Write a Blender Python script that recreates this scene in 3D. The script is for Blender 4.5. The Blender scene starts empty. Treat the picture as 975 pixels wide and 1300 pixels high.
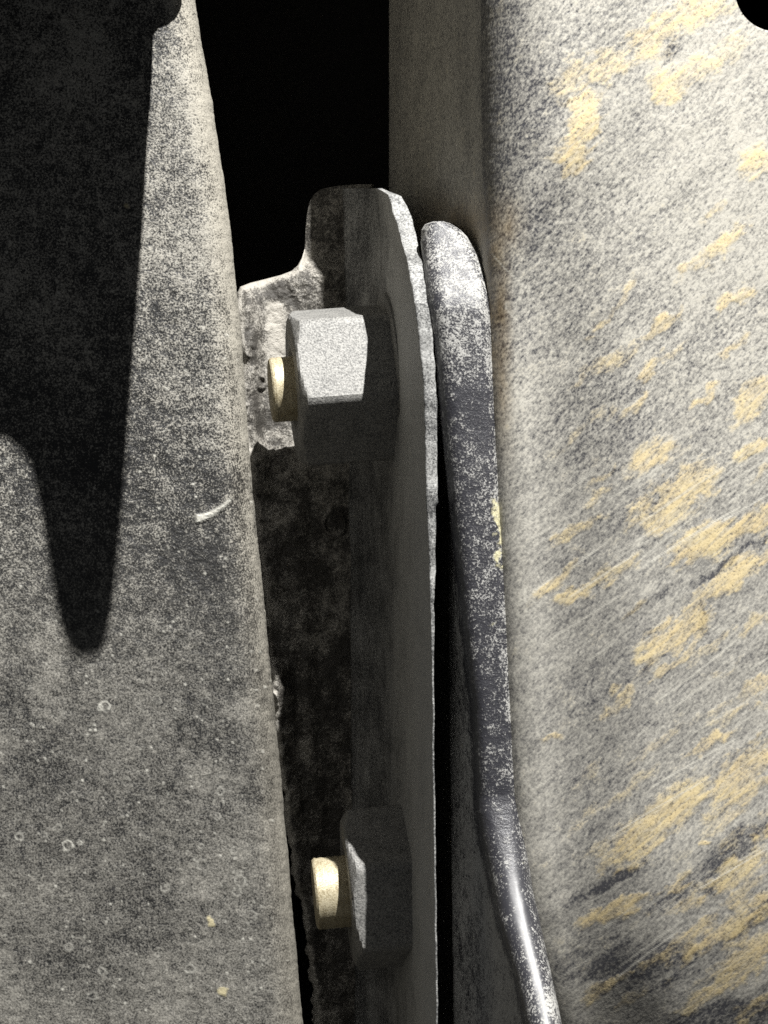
import bpy, bmesh, math, random
import numpy as np
from mathutils import Vector, Matrix

# ------------------------------------------------------------------ camera, sky, sun, exposure
S = 0.001                      # everything below is measured in millimetres
K = 0.114                      # mm per photo pixel on the plane y = 0
CAM_D = 300.0
sc = bpy.context.scene
cam_d = bpy.data.cameras.new('camera'); cam = bpy.data.objects.new('camera', cam_d)
sc.collection.objects.link(cam); sc.camera = cam
cam.location = (0, -CAM_D * S, 0); cam.rotation_euler = (math.radians(90), 0, 0)
cam_d.sensor_fit = 'VERTICAL'; cam_d.sensor_height = 24
cam_d.angle_y = 2 * math.atan(650 * K / CAM_D)
cam_d.clip_start = 0.01; cam_d.clip_end = 50

SUN = Vector((0.46, -1.0, 1.68)).normalized()      # direction from the subject towards the lamp
LAMP_D = 620.0
LAMP = np.array(SUN) * LAMP_D + np.array([0, -15.0, 0])
world = bpy.data.worlds.new('World'); sc.world = world; world.use_nodes = True
bg = world.node_tree.nodes['Background']
bg.inputs[0].default_value = (0.93, 0.96, 1.0, 1); bg.inputs[1].default_value = 0.078
sd = bpy.data.lights.new('work_lamp', 'SPOT'); sd.energy = 50.0; sd.spot_size = math.radians(70); sd.spot_blend = 0.4
sd.shadow_soft_size = 0.003; sd.color = (1, 0.985, 0.955)
so = bpy.data.objects.new('work_lamp', sd); sc.collection.objects.link(so)
so.rotation_euler = SUN.to_track_quat('Z', 'Y').to_euler(); so.location = Vector(LAMP) * S
sc.cycles.use_denoising = False
sc.view_settings.view_transform = 'Standard'; sc.view_settings.look = 'None'
sc.view_settings.exposure = 0.0; sc.view_settings.gamma = 1.0; sc.view_settings.use_curve_mapping = False

# ------------------------------------------------------------------ helpers
rng = np.random.default_rng(7)
def interp(tab, v):
    t = np.array(tab, float)
    return np.interp(v, t[:, 0], t[:, 1])
def smooth(a, b, x):
    t = np.clip((x - a) / (b - a), 0, 1); return t * t * (3 - 2 * t)
def P(px, py, y):
    f = (CAM_D + y) / CAM_D
    return np.stack(np.broadcast_arrays((px - 487.5) * K * f, y + 0.0 * px, (650 - py) * K * f), -1)
def X_of(px, y): return (px - 487.5) * K * (CAM_D + y) / CAM_D
TAB = np.random.default_rng(11).random(1 << 16)
def vnoise(x, y, seed=0):
    xi = np.floor(x).astype(np.int64); yi = np.floor(y).astype(np.int64)
    fx = x - xi; fy = y - yi
    fx = fx * fx * (3 - 2 * fx); fy = fy * fy * (3 - 2 * fy)
    def h(a, b): return TAB[(a * 73856093 ^ b * 19349663 ^ seed * 83492791) & 0xFFFF]
    return (h(xi, yi) * (1 - fx) + h(xi + 1, yi) * fx) * (1 - fy) + (h(xi, yi + 1) * (1 - fx) + h(xi + 1, yi + 1) * fx) * fy
def fbm(x, y, oct=4, seed=0, gain=0.5):
    s = 0; a = 1; n = 0
    for i in range(oct):
        s = s + a * vnoise(x * 2 ** i + 17.3 * i, y * 2 ** i - 9.1 * i, seed + i); n += a; a *= gain
    return s / n
def normals(V):
    du = np.gradient(V, axis=1); dv = np.gradient(V, axis=0)
    n = np.cross(du, dv); n /= (np.linalg.norm(n, axis=-1, keepdims=True) + 1e-12)
    return n
def grid_obj(name, V, mat, parent=None, closed=False, attrs=None, drop=None, smooth_sh=True, caps=False):
    """V[ny, nx, 3] in mm -> one mesh object"""
    ny, nx, _ = V.shape
    idx = np.arange(ny * nx).reshape(ny, nx)
    if closed:
        a = idx[:-1]; b = np.roll(idx, -1, axis=1)[:-1]; c = np.roll(idx, -1, axis=1)[1:]; d = idx[1:]
    else:
        a = idx[:-1, :-1]; b = idx[:-1, 1:]; c = idx[1:, 1:]; d = idx[1:, :-1]
    F = np.stack([a, d, c, b], -1).reshape(-1, 4)
    if drop is not None:
        F = F[~drop.reshape(-1)]
    me = bpy.data.meshes.new(name)
    me.vertices.add(ny * nx); me.vertices.foreach_set('co', (V * S).astype(np.float32).ravel())
    nf = len(F)
    loops = F.ravel(); starts = np.arange(nf) * 4; tot = np.full(nf, 4)
    if caps and closed:
        loops = np.concatenate([loops, idx[0], idx[-1][::-1]])
        starts = np.concatenate([starts, [nf * 4, nf * 4 + nx]]); tot = np.concatenate([tot, [nx, nx]])
        nf += 2
    me.loops.add(len(loops)); me.loops.foreach_set('vertex_index', loops.astype(np.int32))
    me.polygons.add(nf); me.polygons.foreach_set('loop_start', starts.astype(np.int32))
    me.polygons.foreach_set('loop_total', tot.astype(np.int32))
    me.polygons.foreach_set('use_smooth', np.full(nf, smooth_sh))
    for k, v in (attrs or {}).items():
        at = me.attributes.new(k, 'FLOAT', 'POINT'); at.data.foreach_set('value', v.astype(np.float32).ravel())
    me.update(calc_edges=True); me.validate()
    o = bpy.data.objects.new(name, me); sc.collection.objects.link(o)
    me.materials.append(mat)
    if parent: o.parent = parent
    return o
def tag(o, label, cat, group=None):
    o['label'] = label; o['category'] = cat
    if group: o['group'] = group
def empty(name, loc=(0, 0, 0)):
    o = bpy.data.objects.new(name, None); o.empty_display_size = 0.005
    o.location = loc; sc.collection.objects.link(o); return o

# ---- node helpers
class NT:
    def __init__(s, name):
        s.m = bpy.data.materials.new(name); s.m.use_nodes = True
        s.t = s.m.node_tree; s.b = s.t.nodes['Principled BSDF']
        s.co = s.t.nodes.new('ShaderNodeTexCoord').outputs['Object']
    def set(s, sock, v):
        if isinstance(v, bpy.types.NodeSocket): s.t.links.new(v, sock)
        elif isinstance(v, tuple) and len(v) == 3 and sock.type == 'RGBA': sock.default_value = (*v, 1)
        else: sock.default_value = v
    def math(s, op, a, b=0.0, c=0.0, clamp=False):
        n = s.t.nodes.new('ShaderNodeMath'); n.operation = op; n.use_clamp = clamp
        s.set(n.inputs[0], a); s.set(n.inputs[1], b); s.set(n.inputs[2], c); return n.outputs[0]
    def mix(s, f, a, b):
        n = s.t.nodes.new('ShaderNodeMix'); n.data_type = 'RGBA'
        s.set(n.inputs[0], f); s.set(n.inputs[6], a); s.set(n.inputs[7], b); return n.outputs[2]
    def map(s, scale=(1, 1, 1), rot=(0, 0, 0)):
        n = s.t.nodes.new('ShaderNodeMapping'); s.t.links.new(s.co, n.inputs[0])
        n.vector_type = 'TEXTURE'; n.inputs['Scale'].default_value = scale; n.inputs['Rotation'].default_value = rot; return n.outputs[0]
    def noise(s, scale, detail=3, rough=0.6, vec=None):
        n = s.t.nodes.new('ShaderNodeTexNoise'); s.t.links.new(vec or s.co, n.inputs['Vector'])
        n.inputs['Scale'].default_value = scale; n.inputs['Detail'].default_value = detail; n.inputs['Roughness'].default_value = rough
        return n.outputs[0]
    def voro(s, scale, vec=None, feat='F1'):
        n = s.t.nodes.new('ShaderNodeTexVoronoi'); n.feature = feat; s.t.links.new(vec or s.co, n.inputs['Vector'])
        n.inputs['Scale'].default_value = scale; return n.outputs[0]
    def attr(s, name):
        n = s.t.nodes.new('ShaderNodeAttribute'); n.attribute_name = name; return n.outputs['Fac']
    def step(s, x, lo, hi):
        n = s.t.nodes.new('ShaderNodeMapRange'); n.interpolation_type = 'SMOOTHSTEP'
        s.set(n.inputs[0], x); s.set(n.inputs[1], lo); s.set(n.inputs[2], hi); return n.outputs[0]
    def bump(s, h, dist, strength=1.0):
        n = s.t.nodes.new('ShaderNodeBump'); s.set(n.inputs['Height'], h)
        n.inputs['Distance'].default_value = dist; n.inputs['Strength'].default_value = strength
        s.t.links.new(n.outputs[0], s.b.inputs['Normal'])
    def out(s, col, rough, metal=0.0, spec=0.5):
        s.set(s.b.inputs['Base Color'], col); s.set(s.b.inputs['Roughness'], rough)
        s.set(s.b.inputs['Metallic'], metal); s.set(s.b.inputs['Specular IOR Level'], spec); return s.m

# ------------------------------------------------------------------ materials
def mat_left():
    n = NT('dusty_black_panel')
    fine = n.noise(3800, 2, 0.6)
    tiny = n.noise(6000, 1, 0.5)
    mid = n.noise(700, 4, 0.65)
    big = n.noise(70, 4, 0.6)
    d = n.attr('dust_light'); sp = n.attr('spot'); ye = n.attr('yellow'); so_ = n.attr('soft')
    g = n.math('ADD', n.math('MULTIPLY', fine, 0.75), n.math('MULTIPLY', tiny, 0.25))
    th = n.math('MULTIPLY_ADD', d, -0.30, 0.67)
    th = n.math('SUBTRACT', th, n.math('MULTIPLY', n.math('SUBTRACT', mid, 0.5), 0.40))
    th = n.math('SUBTRACT', th, n.math('MULTIPLY', n.math('SUBTRACT', big, 0.5), 0.34))
    df = n.math('SUBTRACT', g, th)
    hard = n.step(df, -0.10, 0.18)
    softm = n.math('MULTIPLY_ADD', df, 1.9, 0.36, clamp=True)
    mx = n.t.nodes.new('ShaderNodeMix'); n.set(mx.inputs[0], so_); n.set(mx.inputs[2], hard); n.set(mx.inputs[3], softm)
    m = mx.outputs[0]
    col = n.mix(m, (0.018, 0.018, 0.018), (0.34, 0.325, 0.285))
    col = n.mix(n.attr('warm'), col, n.mix(m, (0.05, 0.042, 0.03), (0.42, 0.37, 0.27)))
    col = n.mix(sp, col, (0.46, 0.45, 0.40)); col = n.mix(n.math('MULTIPLY', ye, 0.75), col, (0.52, 0.46, 0.28))
    h = n.math('ADD', n.math('MULTIPLY', g, n.math('MULTIPLY_ADD', so_, -0.45, 1.1)), n.math('MULTIPLY', mid, 1.0))
    n.bump(h, 0.00016, 0.8)
    return n.out(col, n.math('MULTIPLY_ADD', m, 0.3, 0.5), 0, 0.35)
def mat_right():
    n = NT('worn_muddy_paint')
    rotv = (0, math.radians(-42), 0)
    streak = n.noise(1300, 3, 0.65, n.map((4.5, 1, 0.8), rotv))
    dash = n.noise(2500, 2, 0.6, n.map((2.1, 1, 0.9), (0, math.radians(-50), 0)))
    fine = n.noise(2900, 3, 0.7)
    mid = n.noise(420, 4, 0.65, n.map((2.4, 1, 0.8), rotv))
    cl = n.noise(230, 4, 0.7)
    d = n.attr('dust_light'); mu = n.attr('mud'); ru = n.attr('rust'); sc_ = n.attr('spot')
    th = n.math('MULTIPLY_ADD', d, -0.40, 0.73)
    th = n.math('SUBTRACT', th, n.math('MULTIPLY', n.math('SUBTRACT', mid, 0.5), 0.13))
    th = n.math('SUBTRACT', th, n.math('MULTIPLY', n.math('SUBTRACT', cl, 0.5), 0.08))
    g = n.math('ADD', n.math('MULTIPLY', dash, 0.42), n.math('ADD', n.math('MULTIPLY', fine, 0.40), n.math('MULTIPLY', streak, 0.18)))
    m = n.math('MULTIPLY_ADD', n.math('SUBTRACT', g, th), n.math('MULTIPLY_ADD', n.attr('soft'), -1.5, 4.6), 0.42, clamp=True)
    col = n.mix(m, (0.055, 0.055, 0.061), (0.43, 0.412, 0.36))
    col = n.mix(ru, col, n.mix(m, (0.05, 0.032, 0.016), (0.25, 0.19, 0.11)))
    mm = n.math('ADD', mu, n.math('ADD', n.math('MULTIPLY', n.math('SUBTRACT', g, 0.5), 1.5), n.math('ADD', n.math('MULTIPLY', n.math('SUBTRACT', mid, 0.5), 0.9), n.math('MULTIPLY', n.math('SUBTRACT', cl, 0.5), 1.2))))
    mm = n.step(mm, 0.12, 1.05)
    mm = n.math('MULTIPLY', mm, n.math('MULTIPLY_ADD', n.step(streak, 0.36, 0.60), 0.55, 0.45))
    mcol = n.mix(cl, (0.58, 0.42, 0.18), (0.62, 0.53, 0.30))
    mcol = n.mix(n.step(fine, 0.30, 0.46), (0.20, 0.15, 0.08), mcol)
    col = n.mix(n.math('MULTIPLY', mm, 0.78), col, mcol)
    col = n.mix(sc_, col, (0.56, 0.54, 0.47))
    h = n.math('ADD', n.math('MULTIPLY', g, 1.5), n.math('MULTIPLY', mid, 0.8))
    h = n.math('ADD', h, n.math('MULTIPLY', mm, 0.20))
    n.bump(h, 0.00005, 0.8)
    r = n.math('MULTIPLY_ADD', m, 0.33, 0.42)
    return n.out(col, r, 0, 0.5)
def mat_strip():
    n = NT('chipped_gloss_black')
    fine = n.noise(3300, 3, 0.75); mid = n.noise(520, 4, 0.7); big = n.noise(90, 3, 0.6)
    d = n.attr('dust_light'); gl = n.attr('gloss')
    th = n.math('MULTIPLY_ADD', d, -0.40, 0.74)
    th = n.math('SUBTRACT', th, n.math('MULTIPLY', n.math('SUBTRACT', mid, 0.5), 0.6))
    th = n.math('SUBTRACT', th, n.math('MULTIPLY', n.math('SUBTRACT', big, 0.5), 0.35))
    m = n.step(n.math('SUBTRACT', fine, th), -0.06, 0.12)
    big2 = n.noise(160, 4, 0.7)
    ye = n.math('MULTIPLY', n.step(n.math('ADD', big2, n.math('MULTIPLY', n.attr('yellow'), 0.25)), 0.66, 0.74), n.step(mid, 0.42, 0.55))
    col = n.mix(m, (0.030, 0.030, 0.036), (0.37, 0.365, 0.345))
    col = n.mix(n.math('MULTIPLY', ye, 0.8), col, (0.60, 0.56, 0.34))
    n.bump(n.math('ADD', n.math('MULTIPLY', fine, n.math('MULTIPLY_ADD', gl, -0.85, 0.9)), n.math('MULTIPLY', mid, n.math('MULTIPLY_ADD', gl, -1.0, 1.1))), 0.00013, 0.8)
    r = n.math('SUBTRACT', n.math('MULTIPLY_ADD', m, 0.3, 0.42), n.math('MULTIPLY', gl, 0.0))
    return n.out(col, r, 0, 0.7)
def mat_web():
    n = NT('rough_cast_steel')
    fine = n.noise(3200, 3, 0.7); mid = n.noise(380, 4, 0.65); big = n.noise(110, 3, 0.6)
    d = n.attr('dust_light')
    th = n.math('MULTIPLY_ADD', d, -0.5, 0.70)
    th = n.math('SUBTRACT', th, n.math('MULTIPLY', n.math('SUBTRACT', mid, 0.5), 0.6))
    m = n.step(n.math('SUBTRACT', n.math('ADD', n.math('MULTIPLY', fine, 0.6), n.math('MULTIPLY', big, 0.4)), th), -0.12, 0.14)
    col = n.mix(m, (0.05, 0.046, 0.040), (0.37, 0.35, 0.31))
    n.bump(n.math('ADD', fine, n.math('MULTIPLY', mid, 2.2)), 0.00022, 0.8)
    return n.out(col, 0.6, 0, 0.4)
def mat_flange():
    n = NT('brushed_dusty_plate')
    st = n.noise(900, 3, 0.65, n.map((1, 1, 10))); fine = n.noise(3600, 3, 0.75); mid = n.noise(150, 3, 0.6)
    d = n.attr('dust_light')
    g = n.math('ADD', n.math('MULTIPLY', fine, 0.60), n.math('ADD', n.math('MULTIPLY', st, 0.13), n.math('MULTIPLY', mid, 0.27)))
    m = n.step(n.math('SUBTRACT', g, n.math('MULTIPLY_ADD', d, -0.4, 0.66)), -0.13, 0.13)
    col = n.mix(m, (0.045, 0.046, 0.047), (0.42, 0.42, 0.405))
    n.bump(n.math('ADD', fine, n.math('MULTIPLY', st, 0.4)), 0.00008, 0.7)
    return n.out(col, 0.6, 0, 0.4)
def mat_nut():
    n = NT('dull_speckled_steel')
    fine = n.noise(3600, 2, 0.7); mid = n.noise(420, 3, 0.6)
    g = n.math('ADD', n.math('MULTIPLY', fine, 0.8), n.math('MULTIPLY', mid, 0.2))
    m = n.step(g, 0.30, 0.66)
    col = n.mix(m, (0.085, 0.085, 0.083), (0.31, 0.305, 0.288))
    n.bump(n.math('ADD', fine, mid), 0.00012, 0.7)
    return n.out(col, 0.58, 0.1, 0.4)
def mat_zinc():
    n = NT('yellow_zinc')
    fine = n.noise(3800, 3, 0.75); mid = n.noise(500, 3, 0.6)
    m = n.step(n.math('ADD', n.math('MULTIPLY', fine, 0.7), n.math('MULTIPLY', mid, 0.3)), 0.36, 0.62)
    col = n.mix(m, (0.27, 0.22, 0.125), (0.58, 0.52, 0.37))
    n.bump(fine, 0.0001, 0.6)
    return n.out(col, 0.45, 0.2, 0.5)
def mat_plain(name, col, rough=0.8):
    n = NT(name); f = n.noise(300, 4, 0.6)
    return n.out(n.mix(f, tuple(c * 0.6 for c in col), tuple(c * 1.4 for c in col)), rough, 0, 0.3)

# ------------------------------------------------------------------ the recess behind everything
def recess():
    bm = bmesh.new()
    x0, x1, z0, z1, y0, y1 = -150, 150, -185, 185, -24, 82
    c = [bm.verts.new(Vector(p) * S) for p in [(x0, y0, z0), (x1, y0, z0), (x1, y0, z1), (x0, y0, z1), (x0, y1, z0), (x1, y1, z0), (x1, y1, z1), (x0, y1, z1)]]
    for f in [(4, 5, 6, 7), (0, 4, 7, 3), (1, 2, 6, 5), (0, 1, 5, 4), (3, 7, 6, 2)]:
        bm.faces.new([c[i] for i in f])
    me = bpy.data.meshes.new('recess_wall'); bm.to_mesh(me); bm.free()
    o = bpy.data.objects.new('recess_wall', me); sc.collection.objects.link(o)
    me.materials.append(mat_plain('shade_black', (0.012, 0.011, 0.010), 0.9)); o['kind'] = 'structure'  # near-black colour paints in the darkness of the deep gap
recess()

# ------------------------------------------------------------------ left panel
EDGE_L = [(-1000, 134), (0, 242), (120, 263), (280, 286), (420, 300), (600, 313), (720, 325), (860, 339), (1050, 357), (1300, 379), (2300, 480)]
def left_depth(px, py):          # front face of the left panel
    e = interp(EDGE_L, py)
    return -15.0 - (e - px) * K * 0.13
def rows(step=1.6, ext=1450):
    r = np.concatenate([np.linspace(-ext, -20, 30), np.arange(-18, 1320, step), np.linspace(1322, 1300 + ext, 30)])
    return r
def left_panel():
    py = rows()[:, None]
    e = interp(EDGE_L, py)
    R = 4.2
    # columns: far left -> edge, then the round-over, then the return
    u = np.concatenate([np.linspace(-1250, -60, 20), np.arange(-40, 0, 40)])
    cols = np.concatenate([np.linspace(1600, 430, 12), np.arange(425, R / K, -1.6)])      # px from the edge
    px = e - cols[None, :]
    V1 = P(px, py + 0 * px, left_depth(px, py))
    th = np.linspace(0, math.pi / 2, 22)[None, :]
    pc = e - R / K
    yc = left_depth(pc, py)
    base = P(pc, py, yc)
    V2 = base + np.stack([R * np.sin(th) + 0 * py, R * 1.5 * (1 - np.cos(th)) + 0 * py, 0 * th + 0 * py], -1)
    t = np.linspace(0.05, 1, 12)[None, :]
    last = V2[:, -1:, :]
    V3 = last + np.stack([-8 * t + 0 * py, 40 * t + 0 * py, 0 * t + 0 * py], -1)
    V = np.concatenate([V1, V2, V3], 1)
    nrm = normals(V); nrm *= np.sign(-nrm[:, :1, 1:2])
    f = CAM_D / (CAM_D + V[..., 1]); PX = V[..., 0] / K * f + 487.5; PY = 650 - V[..., 2] / K * f
    # dusting, denser on top, with light falloff and edge highlight painted in
    dist = e - PX
    dust_light = 0.36 + 0.30 * smooth(800, 120, PY) + 0.13 * smooth(950, 1300, PY)
    dust_light += 0.30 * smooth(9, 1, dist) + 0.28 * smooth(55, 4, dist) * (0.6 + 0.4 * smooth(900, 200, PY))
    dust_light += 0.16 * (fbm(PX / 130, PY / 130, 4, 3) - 0.5) * 2
    dust_light += 0.30 * smooth(0.56, 0.74, fbm(PX / 60, PY / 45, 4, 21)) * smooth(620, 860, PY)
    soft = smooth(560, 960, PY); warm = smooth(45, 2, dist) * .2
    spot = np.zeros_like(PX); yel = np.zeros_like(PX); hgt = np.zeros_like(PX)
    wob = (fbm(PX / 5, PY / 5, 2, 5) - 0.5) * 3.0
    rings = [(133, 897, 6, 1), (128, 899, 3, .8), (86, 1074, 6, 1), (25, 1062, 4.5, .8), (102, 1070, 2.5, .9), (73, 1051, 4, .4), (57, 1060, 3, .5),
             (210, 1127, 5, .6), (316, 1164, 8, .5), (241, 1230, 6.5, .7), (280, 1004, 5, .5), (262, 890, 5, .5), (305, 1118, 7, .5), (300, 1132, 5, .5),
             (256, 1074, 3, .5), (88, 1202, 5, .5), (276, 1036, 4, .5), (200, 1212, 3, .5), (320, 1255, 6, .5), (160, 992, 5, .4), (199, 888, 5, .4), (130, 1233, 5, .6),
             (298, 1080, 5, .4), (255, 1097, 6, .4), (118, 1264, 6, .4)]
    rr = random.Random(4)
    for _ in range(3):
        rings.append((rr.uniform(0, 340), rr.uniform(860, 1300), rr.uniform(1.6, 4), rr.uniform(.15, .45)))
    for cx, cy, r, s in rings:
        dd = np.hypot(PX - cx, (PY - cy) * 1.05) + wob * 1.5
        k = min(1, 1.05 * s) * np.exp(-((dd - r) / 1.2) ** 2) * np.clip(2.2 * (fbm(PX / 7 + cx, PY / 7, 2, 9) - 0.15), 0, 1)
        spot = np.maximum(spot, k); hgt += 0.04 * k
    for cx, cy, r in [(268, 1170, 6.5), (283, 1258, 6), (161, 263, 5)]:
        dd = np.hypot(PX - cx, PY - cy) + wob * 3.2
        k = smooth(r, r - 3, dd); yel = np.maximum(yel, k); hgt += 0.08 * k
    for _ in range(420):                                         # loose grit
        cx, cy, r = rr.uniform(0, 370), rr.uniform(300, 1300), rr.uniform(0.8, 1.8)
        i0 = max(0, int(np.searchsorted(py[:, 0], cy - 4))); i1 = int(np.searchsorted(py[:, 0], cy + 4))
        dd = np.hypot(PX[i0:i1] - cx, PY[i0:i1] - cy)
        k = smooth(r + .8, r - .6, dd) * rr.uniform(.3, .9); spot[i0:i1] = np.maximum(spot[i0:i1], k); hgt[i0:i1] += 0.08 * k
    # the crescent scrape by the edge
    tx = (PX - 248) / 46
    cy = 659 - 6 * np.clip(tx, 0, 1) - 20 * np.clip(tx, 0, 1) ** 2.2
    wd = 4.2 * np.clip(1 - tx, 0, 1) ** .5 + 0.9
    k = smooth(wd + 1.2, wd - .8, np.abs(PY - cy)) * smooth(-.03, .05, tx) * smooth(1.04, .96, tx)
    k *= 0.6 + 0.8 * (fbm(PX / 4, PY / 4, 2, 31) - .2)
    spot = np.maximum(spot, np.clip(k, 0, 1)); hgt += 0.25 * k
    hgt += 0.28 * (fbm(PX / 26, PY / 26, 4, 13) - .5) + 0.10 * (fbm(PX / 4.2, PY / 4.2, 2, 15) - .5)
    V = V + nrm * hgt[..., None]
    o = grid_obj('cover_panel', V, mat_left(), attrs={'dust_light': np.clip(dust_light, 0, 1), 'soft': soft, 'warm': warm, 'spot': np.clip(spot, 0, 1), 'yellow': np.clip(yel, 0, 1)})
    tag(o, 'dusty charcoal cover panel on the left, crossed by a pointed dark shadow', 'panel')
left_panel()

# ------------------------------------------------------------------ right panel
CORN = [(-1000, 622), (0, 629), (260, 631), (330, 628), (500, 630), (700, 640), (900, 650), (1000, 655), (1100, 663), (1200, 679), (1300, 700), (2300, 900)]
def corner_depth(py): return -28.5 + 2.5 * smooth(150, 400, py)
MUD = [  # x, y, length, width, angle, strength
    (741, 152, 66, 26, 78, .9), (727, 198, 46, 22, 35, .8), (727, 99, 60, 22, 55, .5), (770, 82, 70, 22, 35, .55), (833, 44, 90, 24, 32, .75), (872, 22, 60, 22, 25, .7),
    (905, 10, 60, 20, 20, .6), (852, 101, 56, 22, 30, .75), (889, 86, 60, 18, 28, .6), (928, 66, 50, 16, 40, .5), (960, 208, 40, 18, 45, .75), (907, 268, 28, 9, 40, .7),
    (921, 309, 76, 22, 38, .9), (870, 338, 20, 12, 40, .7), (801, 364, 32, 9, 40, .7), (778, 392, 60, 9, 42, .65), (750, 429, 17, 7, 30, .75), (840, 413, 58, 13, 38, .9),
    (930, 383, 60, 12, 36, .9), (822, 470, 56, 13, 42, .85), (893, 505, 44, 9, 36, .85), (958, 503, 66, 36, 48, .75), (824, 581, 64, 30, 36, .8), (761, 624, 44, 12, 35, .55),
    (858, 632, 116, 46, 40, .8), (893, 690, 76, 34, 25, .95), (950, 668, 90, 26, 32, .9), (722, 757, 36, 18, 32, .95), (760, 735, 84, 16, 34, .7), (925, 735, 130, 22, 36, .9),
    (858, 805, 100, 34, 36, .85), (884, 795, 44, 30, 60, .7), (955, 788, 46, 14, 36, .7), (966, 873, 60, 26, 42, .7), (702, 937, 28, 8, 10, .7), (901, 945, 64, 14, 36, .8),
    (945, 980, 100, 44, 40, .85), (831, 1047, 136, 36, 38, 1.), (783, 1156, 92, 20, 24, .95), (896, 1070, 12, 9, 0, .8), (923, 1180, 120, 24, 36, .85), (868, 1152, 46, 14, 25, .6),
    (940, 1100, 70, 26, 36, .75), (955, 1212, 110, 26, 36, .85), (915, 1250, 110, 18, 32, .85), (885, 1275, 60, 14, 25, .6), (835, 1072, 10, 10, 0, .7), (858, 1130, 26, 8, 15, .7),
    (905, 1120, 34, 10, 20, .65), (942, 1296, 14, 8, 0, .8), (970, 1060, 40, 16, 36, .7), (800, 1000, 90, 16, 33, .35), (740, 985, 60, 14, 50, .3)]
NAVY = [(893, 790, 50, 18, 85, .8), (778, 1118, 120, 18, 28, .8), (905, 1100, 190, 46, 36, .75), (960, 1165, 120, 22, 36, .7), (800, 1225, 260, 60, 8, .7), (930, 1290, 190, 40, 15, .8),
        (770, 880, 140, 14, 33, .3), (930, 710, 130, 9, 33, .8), (830, 760, 130, 10, 33, .5), (690, 150, 160, 60, 80, .35), (855, 66, 40, 20, 30, .7), (690, 260, 120, 60, 70, .25)]
def blob(PX, PY, cx, cy, L, W, ang, seed, warp=1.0):
    a = math.radians(ang)
    dx, dy = PX - cx, -(PY - cy)
    u = (dx * math.cos(a) + dy * math.sin(a)) / (L / 2); v = (-dx * math.sin(a) + dy * math.cos(a)) / (W / 2)
    return 1 - np.sqrt(np.abs(u) ** 2.6 + np.abs(v) ** 2.2 + 1e-9)
def right_panel():
    py = rows()[:, None]
    pc = interp(CORN, py); yc = corner_depth(py)
    low = np.clip((py - 1060) / 240, 0, 2.5) ** 2 * 5.0
    R = 9 - 5 * smooth(150, 400, py)
    Cn = P(pc, py, yc + low)                                   # virtual corner
    # wall: from deep inside to the corner
    E = np.stack([0.8 + 0 * py, 46 + 0 * py, Cn[..., 2]], -1)
    wd = E - Cn; wd /= np.linalg.norm(wd, axis=-1, keepdims=True)
    A = Cn + wd * R[..., None]
    t = np.linspace(0, 1, 70)[None, :, None]
    hook = E + np.array([6.0, 0.6, 0])
    V0 = hook + 0 * t[:, :1]
    Vw = E + (A - E) * t
    B = Cn + np.array([1.0, 0, 0]) * R[..., None]
    s = np.linspace(0, 1, 20)[None, 1:-1, None]
    Vr = A * (1 - s) ** 2 + Cn * 2 * s * (1 - s) + B * s ** 2
    cols = np.concatenate([np.arange(0.5, 375, 1.65), np.linspace(380, 1250, 14)])[None, :]
    X = B[..., 0] + cols * K * 0.92
    rise = smooth(0, 14, X - B[..., 0]) * (yc + 29.5)     # the face swells towards the viewer right of the strip
    Y = yc - rise + low + 0 * X + (X - B[..., 0]) * 0.04
    f = (CAM_D + Y) / CAM_D
    Vf = np.stack([X, Y, (650 - py) * K * f], -1)
    V = np.concatenate([V0, Vw, Vr, Vf], 1)
    nrm = normals(V); nrm *= np.sign(-nrm[:, -1:, 1:2])
    f = CAM_D / (CAM_D + V[..., 1]); PX = V[..., 0] / K * f + 487.5; PY = 650 - V[..., 2] / K * f
    nw = V0.shape[1] + Vw.shape[1]
    face = np.zeros(V.shape[1]); face[nw:] = 1; face = face[None, :]
    wx = PX + (fbm(PX / 22, PY / 22, 3, 41) - .5) * 22; wy = PY + (fbm(PX / 22, PY / 22, 3, 47) - .5) * 22
    ca, sa = math.cos(math.radians(36)), math.sin(math.radians(36))
    U = PX * ca - PY * sa; W_ = PX * sa + PY * ca
    edge = (fbm(U / 16, W_ / 6, 4, 51, .65) - .5)
    st2 = (fbm(U / 60, W_ / 7, 3, 53) - .5)
    mud = np.zeros_like(PX)
    mr = random.Random(23); extra = []
    while len(extra) < 60:                                 # thin scrapes, thicker on the ground towards the lower right
        x, y = mr.uniform(690, 990), mr.uniform(330, 1300)
        if mr.random() < ((x - 650) / 340) ** 1.2 * (.15 + .85 * (y / 1300) ** 1.5):
            L = mr.uniform(14, 90); extra.append((x, y, L, mr.uniform(4, 9) + L * .07, mr.uniform(28, 42), mr.uniform(.35, .75)))
    for i, (cx, cy, L, W, a, st) in enumerate(MUD + extra):
        if cy < 230: W *= 1.5; st = min(1, st * 1.15)
        b = blob(wx, wy, cx, cy, L * 1.2, W * 1.25, a, i) + edge * 1.3 + st2 * .5
        mud = np.maximum(mud, st * smooth(-0.45, 0.65, b))
    navy = np.zeros_like(PX)
    for i, (cx, cy, L, W, a, st) in enumerate(NAVY):
        navy = np.maximum(navy, st * smooth(-0.15, 0.6, blob(wx, wy, cx, cy, L, W, a, i) + edge * 1.0 + st2 * 1.2))
    dust_light = 0.60 + 0.20 * (fbm(U / 110, W_ / 40, 4, 61) - .5) + 0.20 * (fbm(U / 70, W_ / 7, 3, 66) - .5) * smooth(350, 800, PY)
    dust_light += 0.12 * smooth(700, 950, PX) - 0.46 * navy
    dust_light += 0.10 * smooth(520, 120, PY)  # paler to the right and top: light falloff painted into the coat
    dx = PX - pc
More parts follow.
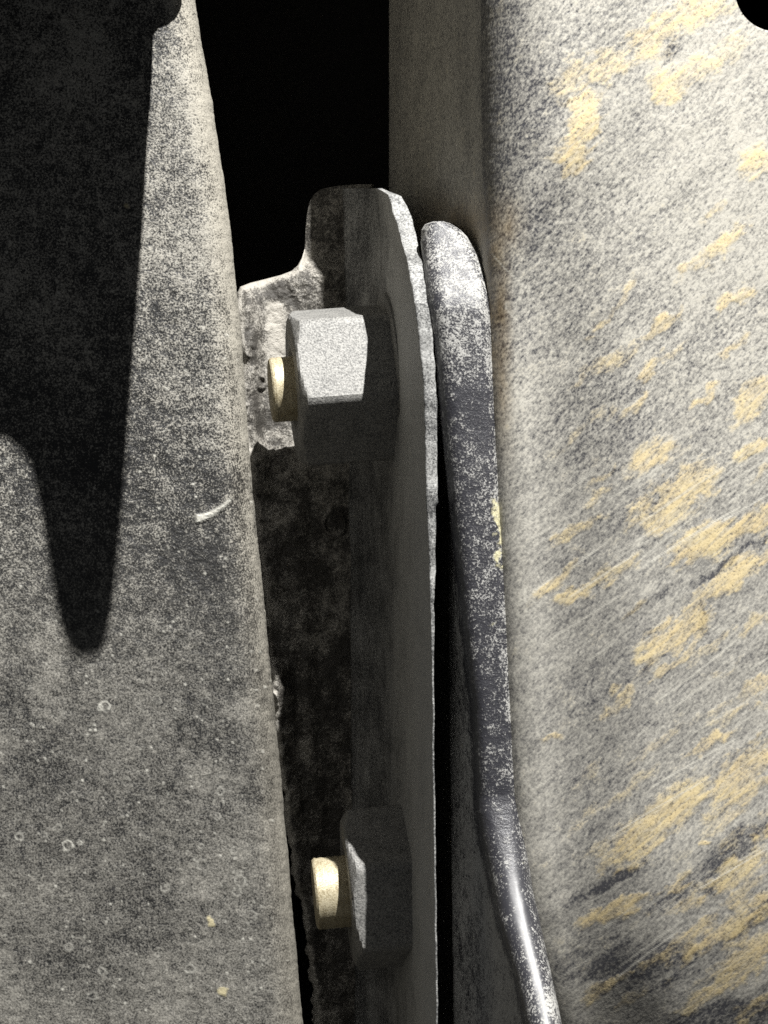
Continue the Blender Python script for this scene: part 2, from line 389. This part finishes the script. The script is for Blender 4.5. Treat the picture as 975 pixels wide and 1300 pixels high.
    dust_light -= 0.22 * smooth(70, 0, dx) * smooth(340, 200, PY)  # shade on the rounded upper corner, painted as a darker coat
    dust_light += 0.16 * smooth(110, 10, dx) * smooth(380, 560, PY)
    dust_light = np.where(face > 0, dust_light, 0.74 + 0.20 * (fbm(PX / 8, PY / 60, 4, 71) - .5))  # inner wall made paler in place of bounced light
    rust = 0.75 * np.exp(-((PY - (283 + 0 * PX)) / 34) ** 2) * smooth(680, 640, PX) * smooth(515, 560, PX)
    rust = np.maximum(rust, 0.75 * smooth(26, 4, np.abs(dx - 2)) * smooth(250, 320, PY) * smooth(640, 420, PY))
    rust *= 0.4 + 1.0 * fbm(PX / 12, PY / 25, 3, 77)
    spot = np.zeros_like(PX)
    rr = random.Random(9)
    for _ in range(70):                                   # long shallow scratches along the streak direction
        cx, cy = rr.uniform(660, 990), rr.uniform(560, 1250); L = rr.uniform(30, 170); a = math.radians(rr.uniform(29, 38))
        u = (PX - cx) * math.cos(a) - (PY - cy) * math.sin(a); v = (PX - cx) * math.sin(a) + (PY - cy) * math.cos(a) + 4e-4 * u * u * rr.uniform(-1, 1)
        spot = np.maximum(spot, rr.uniform(.2, .75) * smooth(1.4, .2, np.abs(v)) * smooth(L / 2, L / 2 - 12, np.abs(u)))
    for _ in range(26):                                   # hair-like lines by the strip
        y0 = rr.uniform(330, 1290); x0 = float(interp(CORN, y0)) + rr.uniform(6, 40); am = rr.uniform(2, 9); L = rr.uniform(18, 60)
        v = PX - x0 - am * np.sin((PY - y0) / rr.uniform(6, 15)) - (PY - y0) * rr.uniform(-.8, .8)
        spot = np.maximum(spot, rr.uniform(.2, .6) * smooth(1.5, .3, np.abs(v)) * smooth(L / 2, L / 2 - 6, np.abs(PY - y0)))
    spot *= face
    mud *= face
    grain = fbm(U / 5.5, W_ / 2.6, 2, 81) - .5
    hgt = (0.045 * grain * (0.5 + 0.9 * smooth(700, 200, PY)) + 0.14 * (fbm(U / 60, W_ / 30, 2, 85) - .5) + 0.05 * mud + 0.02 * spot) * face
    hgt += (1 - face) * 0.12 * (fbm(PX / 10, PY / 40, 3, 88) - .5)
    V = V + nrm * hgt[..., None]
    # round black-lined hole at the upper right corner of the frame
    hx, hy, hr = 986.0, -13.0, 53.0
    d = np.hypot(PX - hx, PY - hy)
    q = (d[:-1, :-1] + d[1:, 1:] + d[1:, :-1] + d[:-1, 1:]) / 4
    drop = (q < hr) & (face[:, 1:] > 0)
    near = (np.abs(d - hr) < 1.6) & (face > 0)
    g = np.where(near, hr / np.maximum(d, 1), 1.0)
    nPX = hx + (PX - hx) * g; nPY = hy + (PY - hy) * g
    V = np.where(near[..., None], P(nPX, nPY, V[..., 1]), V)
    root = grid_obj('body_panel', V, mat_right(), drop=drop, attrs={'dust_light': np.clip(dust_light, 0, 1), 'mud': np.clip(mud, 0, 1), 'rust': np.clip(rust, 0, 1), 'soft': smooth(420, 760, PY), 'spot': np.clip(spot, 0, 1)})
    tag(root, 'scraped dark panel on the right smeared with dried yellow mud', 'panel')
    th = np.linspace(0, 2 * math.pi, 72, endpoint=False)[None, :]
    z = np.array([-28.5, -27.2, -26, -20, -12, 0, 3])[:, None]; rs = np.array([hr + 1.5, hr - .5, hr - 1.2, hr - 1.2, hr - 1.2, hr - 1.2, 2])[:, None]
    c = P(np.array(hx), np.array(hy), -27.0)
    X = c[0] + rs * K * .91 * np.cos(th); Z = c[2] + rs * K * .91 * np.sin(th)
    grid_obj('corner_hole', np.stack([X, z + 1.2 + 0 * th, Z], -1), mat_plain('hole_black', (0.012, 0.011, 0.010), .9), parent=root, closed=True)
right_panel()

# ------------------------------------------------------------------ bracket: web and flange
ROOT = [(230, 470), (400, 474), (1300, 484), (2000, 490)]
WEB_L = [(234, 452), (235, 440), (236.5, 424), (240, 408), (246, 399), (256, 393), (270, 390), (290, 388), (315, 387), (328, 383), (337, 378), (344, 370), (349, 357), (354, 338), (359, 318), (364, 305), (372, 301), (384, 300),
         (440, 303), (500, 303), (560, 308), (600, 313), (640, 320), (720, 329), (840, 340), (950, 350), (1040, 361), (1100, 369), (1135, 373), (1143, 379), (1160, 383), (1300, 400), (1900, 430)]
def web_depth(px, py): return 34.0 - (478 - px) * K * 0.11
bracket = empty('mounting_bracket', (0, 0.028, -0.074))
tag(bracket, 'grimy steel bracket in the gap, with a raised ear and curved edge plate', 'bracket')
def keep(o, par):
    o.parent = par; o.matrix_parent_inverse = Matrix.Translation(-Vector(par.location))
def web():
    py = np.concatenate([np.arange(234, 250, .5), np.arange(250, 335, 1.5), np.arange(335, 385, .5), np.arange(385, 1310, 1.6), np.linspace(1315, 1800, 20)])[:, None]
    l = interp(WEB_L, py); r = interp(ROOT, py) + 4
    wob = (fbm(py / 9, py * 0 + 3.3, 3, 5) - .5) * 9 * smooth(380, 420, py) + (fbm(py / 30, py * 0 + 8.3, 2, 6) - .5) * 8 * smooth(600, 800, py)
    l = l + wob
    t = np.concatenate([np.linspace(0, .12, 12) , np.linspace(.14, 1, 90)])[None, :]
    PX = l + (r - l) * t; PY = py + 0 * PX
    # distance from the outline, for a rounded edge
    ol = np.array([(float(interp(WEB_L, y)), y) for y in np.concatenate([np.arange(234, 250, 1), np.arange(250, 335, 6), np.arange(335, 385, 1.5), np.arange(385, 1310, 14)])])
    dist = np.full(PX.shape, 1e9)
    for a, b in zip(ol[:-1], ol[1:]):
        ab = b - a; L2 = (ab ** 2).sum()
        k = np.clip(((PX - a[0]) * ab[0] + (PY - a[1]) * ab[1]) / L2, 0, 1)
        dist = np.minimum(dist, np.hypot(PX - a[0] - k * ab[0], PY - a[1] - k * ab[1]))
    dist = np.where(t < 1e-6, 0, dist)
    rnd = 1.8 * (1 - np.sqrt(np.clip(1 - (1 - np.clip(dist / 14, 0, 1)) ** 2, 0, 1)))
    lip = -3.0 * smooth(34, 12, dist) * smooth(366, 400, PY) * smooth(640, 590, PY)
    lip += 6.5 * smooth(352, 318, PY) * smooth(378, 394, PX)
    lip += -3.6 * smooth(40, 6, dist) * smooth(835, 850, PY) * smooth(1150, 1115, PY) * (.45 + .35 * smooth(960, 900, PY) + .5 * (fbm(PX / 60, PY / 30, 3, 97) - .3))
    Y = web_depth(PX, PY) + rnd + lip
    Y += 2.4 * smooth(400, 470, PX) * smooth(420, 300, PY)
    Y += -0.7 * np.exp(-((PX - interp([(600, 368), (1000, 398)], PY)) / 14) ** 2) * smooth(600, 680, PY)
    Y += 1.6 * (fbm(PX / 42, PY / 90, 4, 91) - .5) + 0.9 * (fbm(PX / 9, PY / 14, 3, 93) - .5) * smooth(60, 15, dist)
    Y += 0.25 * (fbm(PX / 5, PY / 5, 2, 95) - .5)
    Y -= (interp([(0, 0), (10, 0)], PY))
    for cx, cy, rr_, h in [(318, 445, 6, .5), (332, 485, 6, .6), (326, 470, 4, .4), (352, 965, 7, .6), (345, 890, 8, .7), (425, 665, 13, .5), (420, 790, 9, .3), (362, 1010, 6, .5), (310, 520, 5, .4)]:
        dd = np.hypot(PX - cx, (PY - cy) * .8); Y -= h * np.exp(-((dd - rr_) / 2.2) ** 2)
    F = P(PX, PY, Y)
    back = P(PX[:, ::6][:, ::-1], PY[:, ::6][:, ::-1], web_depth(PX[:, ::6], PY[:, ::6])[:, ::-1] + 5.0)
    V = np.concatenate([F, back], 1)
    d = 0.30 + 0.42 * smooth(12, 3, dist) + 0.55 * np.exp(-((PX - 350) / 13) ** 2) * smooth(375, 390, PY) * smooth(560, 430, PY) + .12 * smooth(480, 570, PY) * smooth(640, 590, PY) + .3 * (fbm(PX / 30, PY / 30, 3, 99) - .5)  # chipped pale rim, plus the sunlit band behind the stud painted in
    d = d - .04 * smooth(600, 660, PY)  # shade below the nut painted slightly darker
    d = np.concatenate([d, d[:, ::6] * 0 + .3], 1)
    o = grid_obj('web', V, mat_web(), closed=True, attrs={'dust_light': np.clip(d, 0, 1)}, caps=True); keep(o, bracket)
    o['label'] = 'back plate of the bracket with rough pitted left edge'
web()

RIM_R = [(239, 484), (243, 494), (247, 505), (249, 510), (262, 517), (282, 524), (335, 537), (385, 544), (430, 551), (479, 553), (528, 555), (610, 556), (638, 556), (644, 553), (711, 553), (785, 551), (867, 551), (1000, 551), (1126, 553), (1297, 556), (2000, 565)]
RIM_L = [(239, 478), (243, 486), (247, 492), (255, 495), (270, 498), (290, 505), (327, 516), (380, 526), (430, 532), (487, 537), (549, 539), (610, 541), (641, 541), (703, 544), (765, 546), (834, 548), (900, 549), (1126, 551), (1297, 554), (2000, 563)]
def flange():
    py = np.concatenate([np.arange(239, 300, .8), np.arange(300, 1310, 1.6), np.linspace(1315, 1800, 20)])[:, None]
    jag = (fbm(py / 5, py * 0 + 1.7, 3, 15) - .5) * 3.0
    rl = interp(RIM_L, py) + jag * .3; rr_ = interp(RIM_R, py) + (fbm(py / 16, py * 0 + 4.7, 3, 16) - .5) * 2.0
    ro = interp(ROOT, py)
    yf = interp([(239, 4), (247, -3), (290, -6), (310, -10.5), (335, -18.5), (385, -23), (420, -23), (600, -23), (900, -21.5), (1300, -20), (2000, -20)], py) + (fbm(py / 30, py * 0 + 2.2, 3, 17) - .5) * .7
    yb = 34.0
    XL = X_of(rl, yf); XR = np.maximum(X_of(rr_, yf), XL + .25); X0 = X_of(ro, yb)
    Zf = (650 - py) * K
    cols = []
    ts = np.concatenate([np.linspace(0, .9, 60), np.linspace(.91, 1, 12)])
    bow = lambda t: 0.0
    for t in ts:                                             # left face from root to rim
        fil = 4.5 * (1 - min(1, t / .34)) ** 2.2               # fillet into the web
        cols.append((X0 + (XL - X0) * t - fil, yb + (yf - yb) * t))
    w = XR - XL; e = np.minimum(.35, w * .3)
    for a in (25, 50, 75): cols.append((XL + e * (1 - math.cos(math.radians(a))) , yf - e * math.sin(math.radians(a)) * .8))
    for t in np.linspace(0.05, .95, 8): cols.append((XL + e + (w - 2 * e) * t, yf - e * .8))
    for a in (75, 50, 25): cols.append((XR - e * (1 - math.cos(math.radians(a))), yf - e * math.sin(math.radians(a)) * .8))
    for t in np.linspace(0, 1, 20)[1:]: cols.append((XR + (X0 + 2.6 - XR) * t, yf + (yb - yf) * t))
    X = np.concatenate([c[0] for c in cols], 1); Y = np.concatenate([c[1] + 0 * py for c in cols], 1)
    V = np.stack([X, Y, (650 - py) * K * (CAM_D + Y) / CAM_D], -1)
    PX = V[..., 0] / K * CAM_D / (CAM_D + Y) + 487.5
    V[..., 0] += 0.25 * (fbm(Y / 6, py / 60 + 0 * Y, 3, 23) - .5) + .10 * (fbm(Y * 1.5, py / 12 + 0 * Y, 2, 27) - .5)
    V[..., 1] += .06 * (fbm(X * 3, py / 4 + 0 * Y, 2, 28) - .5)
    nl = len(ts)
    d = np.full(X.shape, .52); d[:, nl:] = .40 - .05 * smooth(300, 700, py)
    d[:, :nl] = .32 + .38 * smooth(30, -8, Y[:, :nl]) + .2 * (fbm(Y[:, :nl] / 7, py / 40 + 0 * Y[:, :nl], 3, 29) - .5)  # paler rim side, darker root: bounced light and shade painted in
    o = grid_obj('flange', V, mat_flange(), closed=True, caps=True, attrs={'dust_light': np.clip(d, 0, 1)}); keep(o, bracket)
    o['label'] = 'edge plate of the bracket with bright curved rim'
flange()

# ------------------------------------------------------------------ bolts
NUT, ZINC = mat_nut(), mat_zinc()
def lathe_obj(name, prof, n, mat, parent, rfun=None, sharp=28):
    """revolve (axial, radius) pairs about local X; rfun limits the radius by angle"""
    base = np.linspace(0, 2 * math.pi, n, endpoint=False)
    if rfun is not None:
        c = np.arange(6) * math.pi / 3 + math.pi / 6
        base = np.unique(np.round(np.concatenate([base] + [c + e for e in (-.035, -.022, -.011, 0, .011, .022, .035)]) % (2 * math.pi), 6))
    th = base[None, :]
    a = np.array([p[0] for p in prof])[:, None]; r = np.array([p[1] for p in prof])[:, None] + 0 * th
    if rfun is not None: r = np.minimum(r, rfun(th) + 0 * a)
    V = np.stack([a + 0 * th, r * np.cos(th), r * np.sin(th)], -1)
    o = grid_obj(name, V, mat, parent=parent, closed=True, caps=True)
    o.data.set_sharp_from_angle(angle=math.radians(sharp))
    return o
def hexr(AF, soft=.25):
    def f(th):
        k = (th + math.pi / 6) % (math.pi / 3) - math.pi / 6
        return np.minimum(AF / 2 / np.cos(k), AF / math.sqrt(3) - soft)
    return f
def bolt(px_face, py, depth, spin, AF, L, label, stub_len, stub_r, yaw=12.0, roll=4.8):
    """axis runs left (and a little towards the viewer) out of the flange"""
    a = Vector((-math.cos(math.radians(yaw)), -math.sin(math.radians(yaw)), 0))
    a.rotate(Matrix.Rotation(math.radians(-roll), 3, 'Y'))
    a.normalize()
    up = Vector((0, 0, 1)); up = (up - a * up.dot(a)).normalized()
    fr = a.cross(up)                                       # towards viewer or away
    if fr.y > 0: fr = -fr
    M = Matrix((( a.x, fr.x, up.x), (a.y, fr.y, up.y), (a.z, fr.z, up.z)))
    t = empty('hex_bolt', Vector(P(np.array(float(px_face)), np.array(float(py)), depth)) * S)
    t.rotation_euler = M.to_euler()
    tag(t, label, 'bolt', 'bolts through the bracket edge plate')
    R = AF / math.sqrt(3); ch = 1.6; tn = math.tan(math.radians(30))
    s = math.radians(spin)
    f0 = hexr(AF); f = lambda th: f0(th - s)
    prof = [(-1.0, R - .4)]
    for k in np.linspace(0, L - 4, 10): prof.append((k, R + 1))
    for k in np.linspace(L - 3.5, L, 12): prof.append((k, AF / 2 * .965 + (L - k) / tn))
    prof += [(L + .05, AF / 2 * .9), (L + .05, stub_r + 1.3), (L - .5, stub_r + .4), (L - .5, stub_r * .6)]
    nt = lathe_obj('nut', prof, 144, NUT, t, f)
    e = L + stub_len
    pr = [(-2, stub_r)]
    k = 0.0
    while k < e - 1.2:
        pr += [(k, stub_r), (k + .5, stub_r - .08), (k + 1.0, stub_r)]; k += 1.1
    pr += [(e - .7, stub_r), (e - .3, stub_r - .12), (e - .08, stub_r - .35), (e, stub_r - .7), (e + .02, stub_r * .3)]
    lathe_obj('threaded_end', pr, 72, ZINC, t)
    # a flat washer seated on the plate
    lathe_obj('washer', [(-1.2, 4), (-1.2, R + .3), (-.9, R + .6), (.1, R + .6), (.35, R + .3), (.35, 4)], 72, NUT, t)
    return t
bolt(494, 484, 14.0, 18, 22.0, 14.6, 'upper hex bolt with a brightly sunlit nut face below the bracket ear', 3.5, 4.9, yaw=7.0)
bolt(531, 1122, 10.0, -5, 21.6, 10.7, 'lower hex bolt mostly in shade with a pale yellow lit end', 5.0, 5.3, yaw=5.0)

# ------------------------------------------------------------------ rounded strip beside the flange
ST_L = [(281, 549), (285, 539), (292, 535), (307, 534), (345, 538), (389, 543), (446, 551), (528, 559), (618, 568), (700, 577), (800, 586), (900, 598), (1031, 603), (1098, 616), (1171, 630), (1243, 652), (1297, 664), (1500, 720), (1900, 830)]
ST_R = [(281, 562), (284, 571), (292, 584), (302, 594), (323, 608), (356, 619), (397, 624), (479, 631), (553, 635), (610, 638), (662, 641), (785, 649), (900, 653), (1013, 660), (1126, 675), (1207, 693), (1297, 712), (1500, 765), (1900, 870)]
ST_B = [(281, 550), (446, 560), (528, 563), (650, 568), (900, 571), (1100, 573), (1300, 576), (1900, 590)]
def strip():
    py = np.concatenate([np.arange(281, 300, .5), np.arange(300, 1310, 1.6), np.linspace(1315, 1850, 22)])[:, None]
    L = interp(ST_L, py); Rr = interp(ST_R, py); Bk = interp(ST_B, py)
    crest = -24.5 + 7.0 * (1 - smooth(262, 400, py)) - 16.5 * np.clip((py - 1010) / 300, 0, 3) ** 1.3
    dep = 5.0
    XL = X_of(L, crest + dep); XR = X_of(Rr, crest + dep); XB = np.minimum(X_of(Bk, -6.0), XL + 2.5)
    xc = (XL + XR) / 2; hw = (XR - XL) / 2
    cols = []
    for t in np.linspace(0, 1, 26)[:-1]: cols.append((XB + (XL - XB) * t, -6 + (crest + dep + 6) * t))
    for a in np.linspace(180, 0, 60):
        c, s_ = math.cos(math.radians(a)), math.sin(math.radians(a))
        cols.append((xc + hw * np.sign(c) * abs(c) ** (.50 + .32 * smooth(950, 1120, py)), crest + dep - dep * abs(s_) ** .78))
    for t in np.linspace(0, 1, 12)[1:]: cols.append((XR + .6 * t, crest + dep + 12 * t))
    cols.append((xc + 2, 10 + 0 * py))
    X = np.concatenate([c[0] + 0 * py for c in cols], 1); Y = np.concatenate([c[1] + 0 * py for c in cols], 1)
    V = np.stack([X, Y, (650 - py) * K * (CAM_D + Y) / CAM_D], -1)
    PX = X / K * CAM_D / (CAM_D + Y) + 487.5
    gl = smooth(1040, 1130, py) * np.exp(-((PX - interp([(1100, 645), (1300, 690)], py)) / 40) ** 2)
    nrm = normals(V); nrm *= np.sign(-nrm[:, 50:51, 1:2])
    h = .16 * (fbm(PX / 24, py / 60, 3, 33) - .5) + .06 * (fbm(PX / 6, py / 6, 3, 35) - .5) * (1 - .9 * gl)
    V = V + nrm * h[..., None]
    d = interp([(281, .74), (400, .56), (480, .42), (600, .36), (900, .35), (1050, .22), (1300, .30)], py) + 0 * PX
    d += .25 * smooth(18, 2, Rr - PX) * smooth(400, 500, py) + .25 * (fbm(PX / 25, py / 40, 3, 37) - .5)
    d += (.78 - d) * smooth(2, -6, PX - L)  # left face painted paler in place of ambient light
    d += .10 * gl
    ye = np.exp(-((py - 690) / 55) ** 2) + .8 * np.exp(-((py - 600) / 25) ** 2) + .7 * np.exp(-((py - 870) / 30) ** 2)
    ye = ye * smooth(30, 5, Rr - PX)
    o = grid_obj('edge_strip', V, mat_strip(), closed=True, caps=True, attrs={'dust_light': np.clip(d, 0, 1), 'gloss': np.clip(gl, 0, 1), 'yellow': np.clip(ye, 0, 1)})
    tag(o, 'round-topped black steel strip with chipped paint along the muddy panel', 'steel strip')
strip()

# ------------------------------------------------------------------ unseen plate added above the frame, outlined to throw the left panel's pointed shadow
def shadow_caster():
    out = [(233, -60), (233, -8), (229, 6), (222, 21), (212, 31), (197, 38), (193, 45), (191, 100), (188, 150), (184, 210), (179, 300), (173, 380), (167, 460), (161, 540), (156, 620), (149, 700), (141, 770),
           (134, 808), (126, 826), (112, 833), (96, 833), (84, 822), (76, 795), (69, 762), (60, 700), (50, 640), (40, 592), (26, 571), (6, 556), (-20, 547), (-320, 540), (-320, -60)]
    bm = bmesh.new(); vs = []
    for px, py in out:
        p = P(np.array(float(px)), np.array(float(py)), float(left_depth(np.array(float(px)), np.array(float(py)))))
        t = 11.0 + 0.135 * py if py > -8 else 0.6
        s = LAMP - p; s /= np.linalg.norm(s)
        q = p + s * t
        vs.append(bm.verts.new(Vector(q) * S))
    f = bm.faces.new(vs)
    r = bmesh.ops.extrude_face_region(bm, geom=[f])
    for v in r['geom']:
        if isinstance(v, bmesh.types.BMVert): v.co += Vector(s) * 0.0016
    bmesh.ops.triangulate(bm, faces=[g for g in bm.faces if len(g.verts) > 4])
    bmesh.ops.recalc_face_normals(bm, faces=bm.faces)
    me = bpy.data.meshes.new('caster_plate'); bm.to_mesh(me); bm.free()
    o = bpy.data.objects.new('caster_plate', me); sc.collection.objects.link(o)
    me.materials.append(mat_plain('caster_black', (0.02, 0.02, 0.02), .8))
    tag(o, 'unseen tapered black plate added above the left panel to throw its pointed shadow', 'shield plate')
shadow_caster()
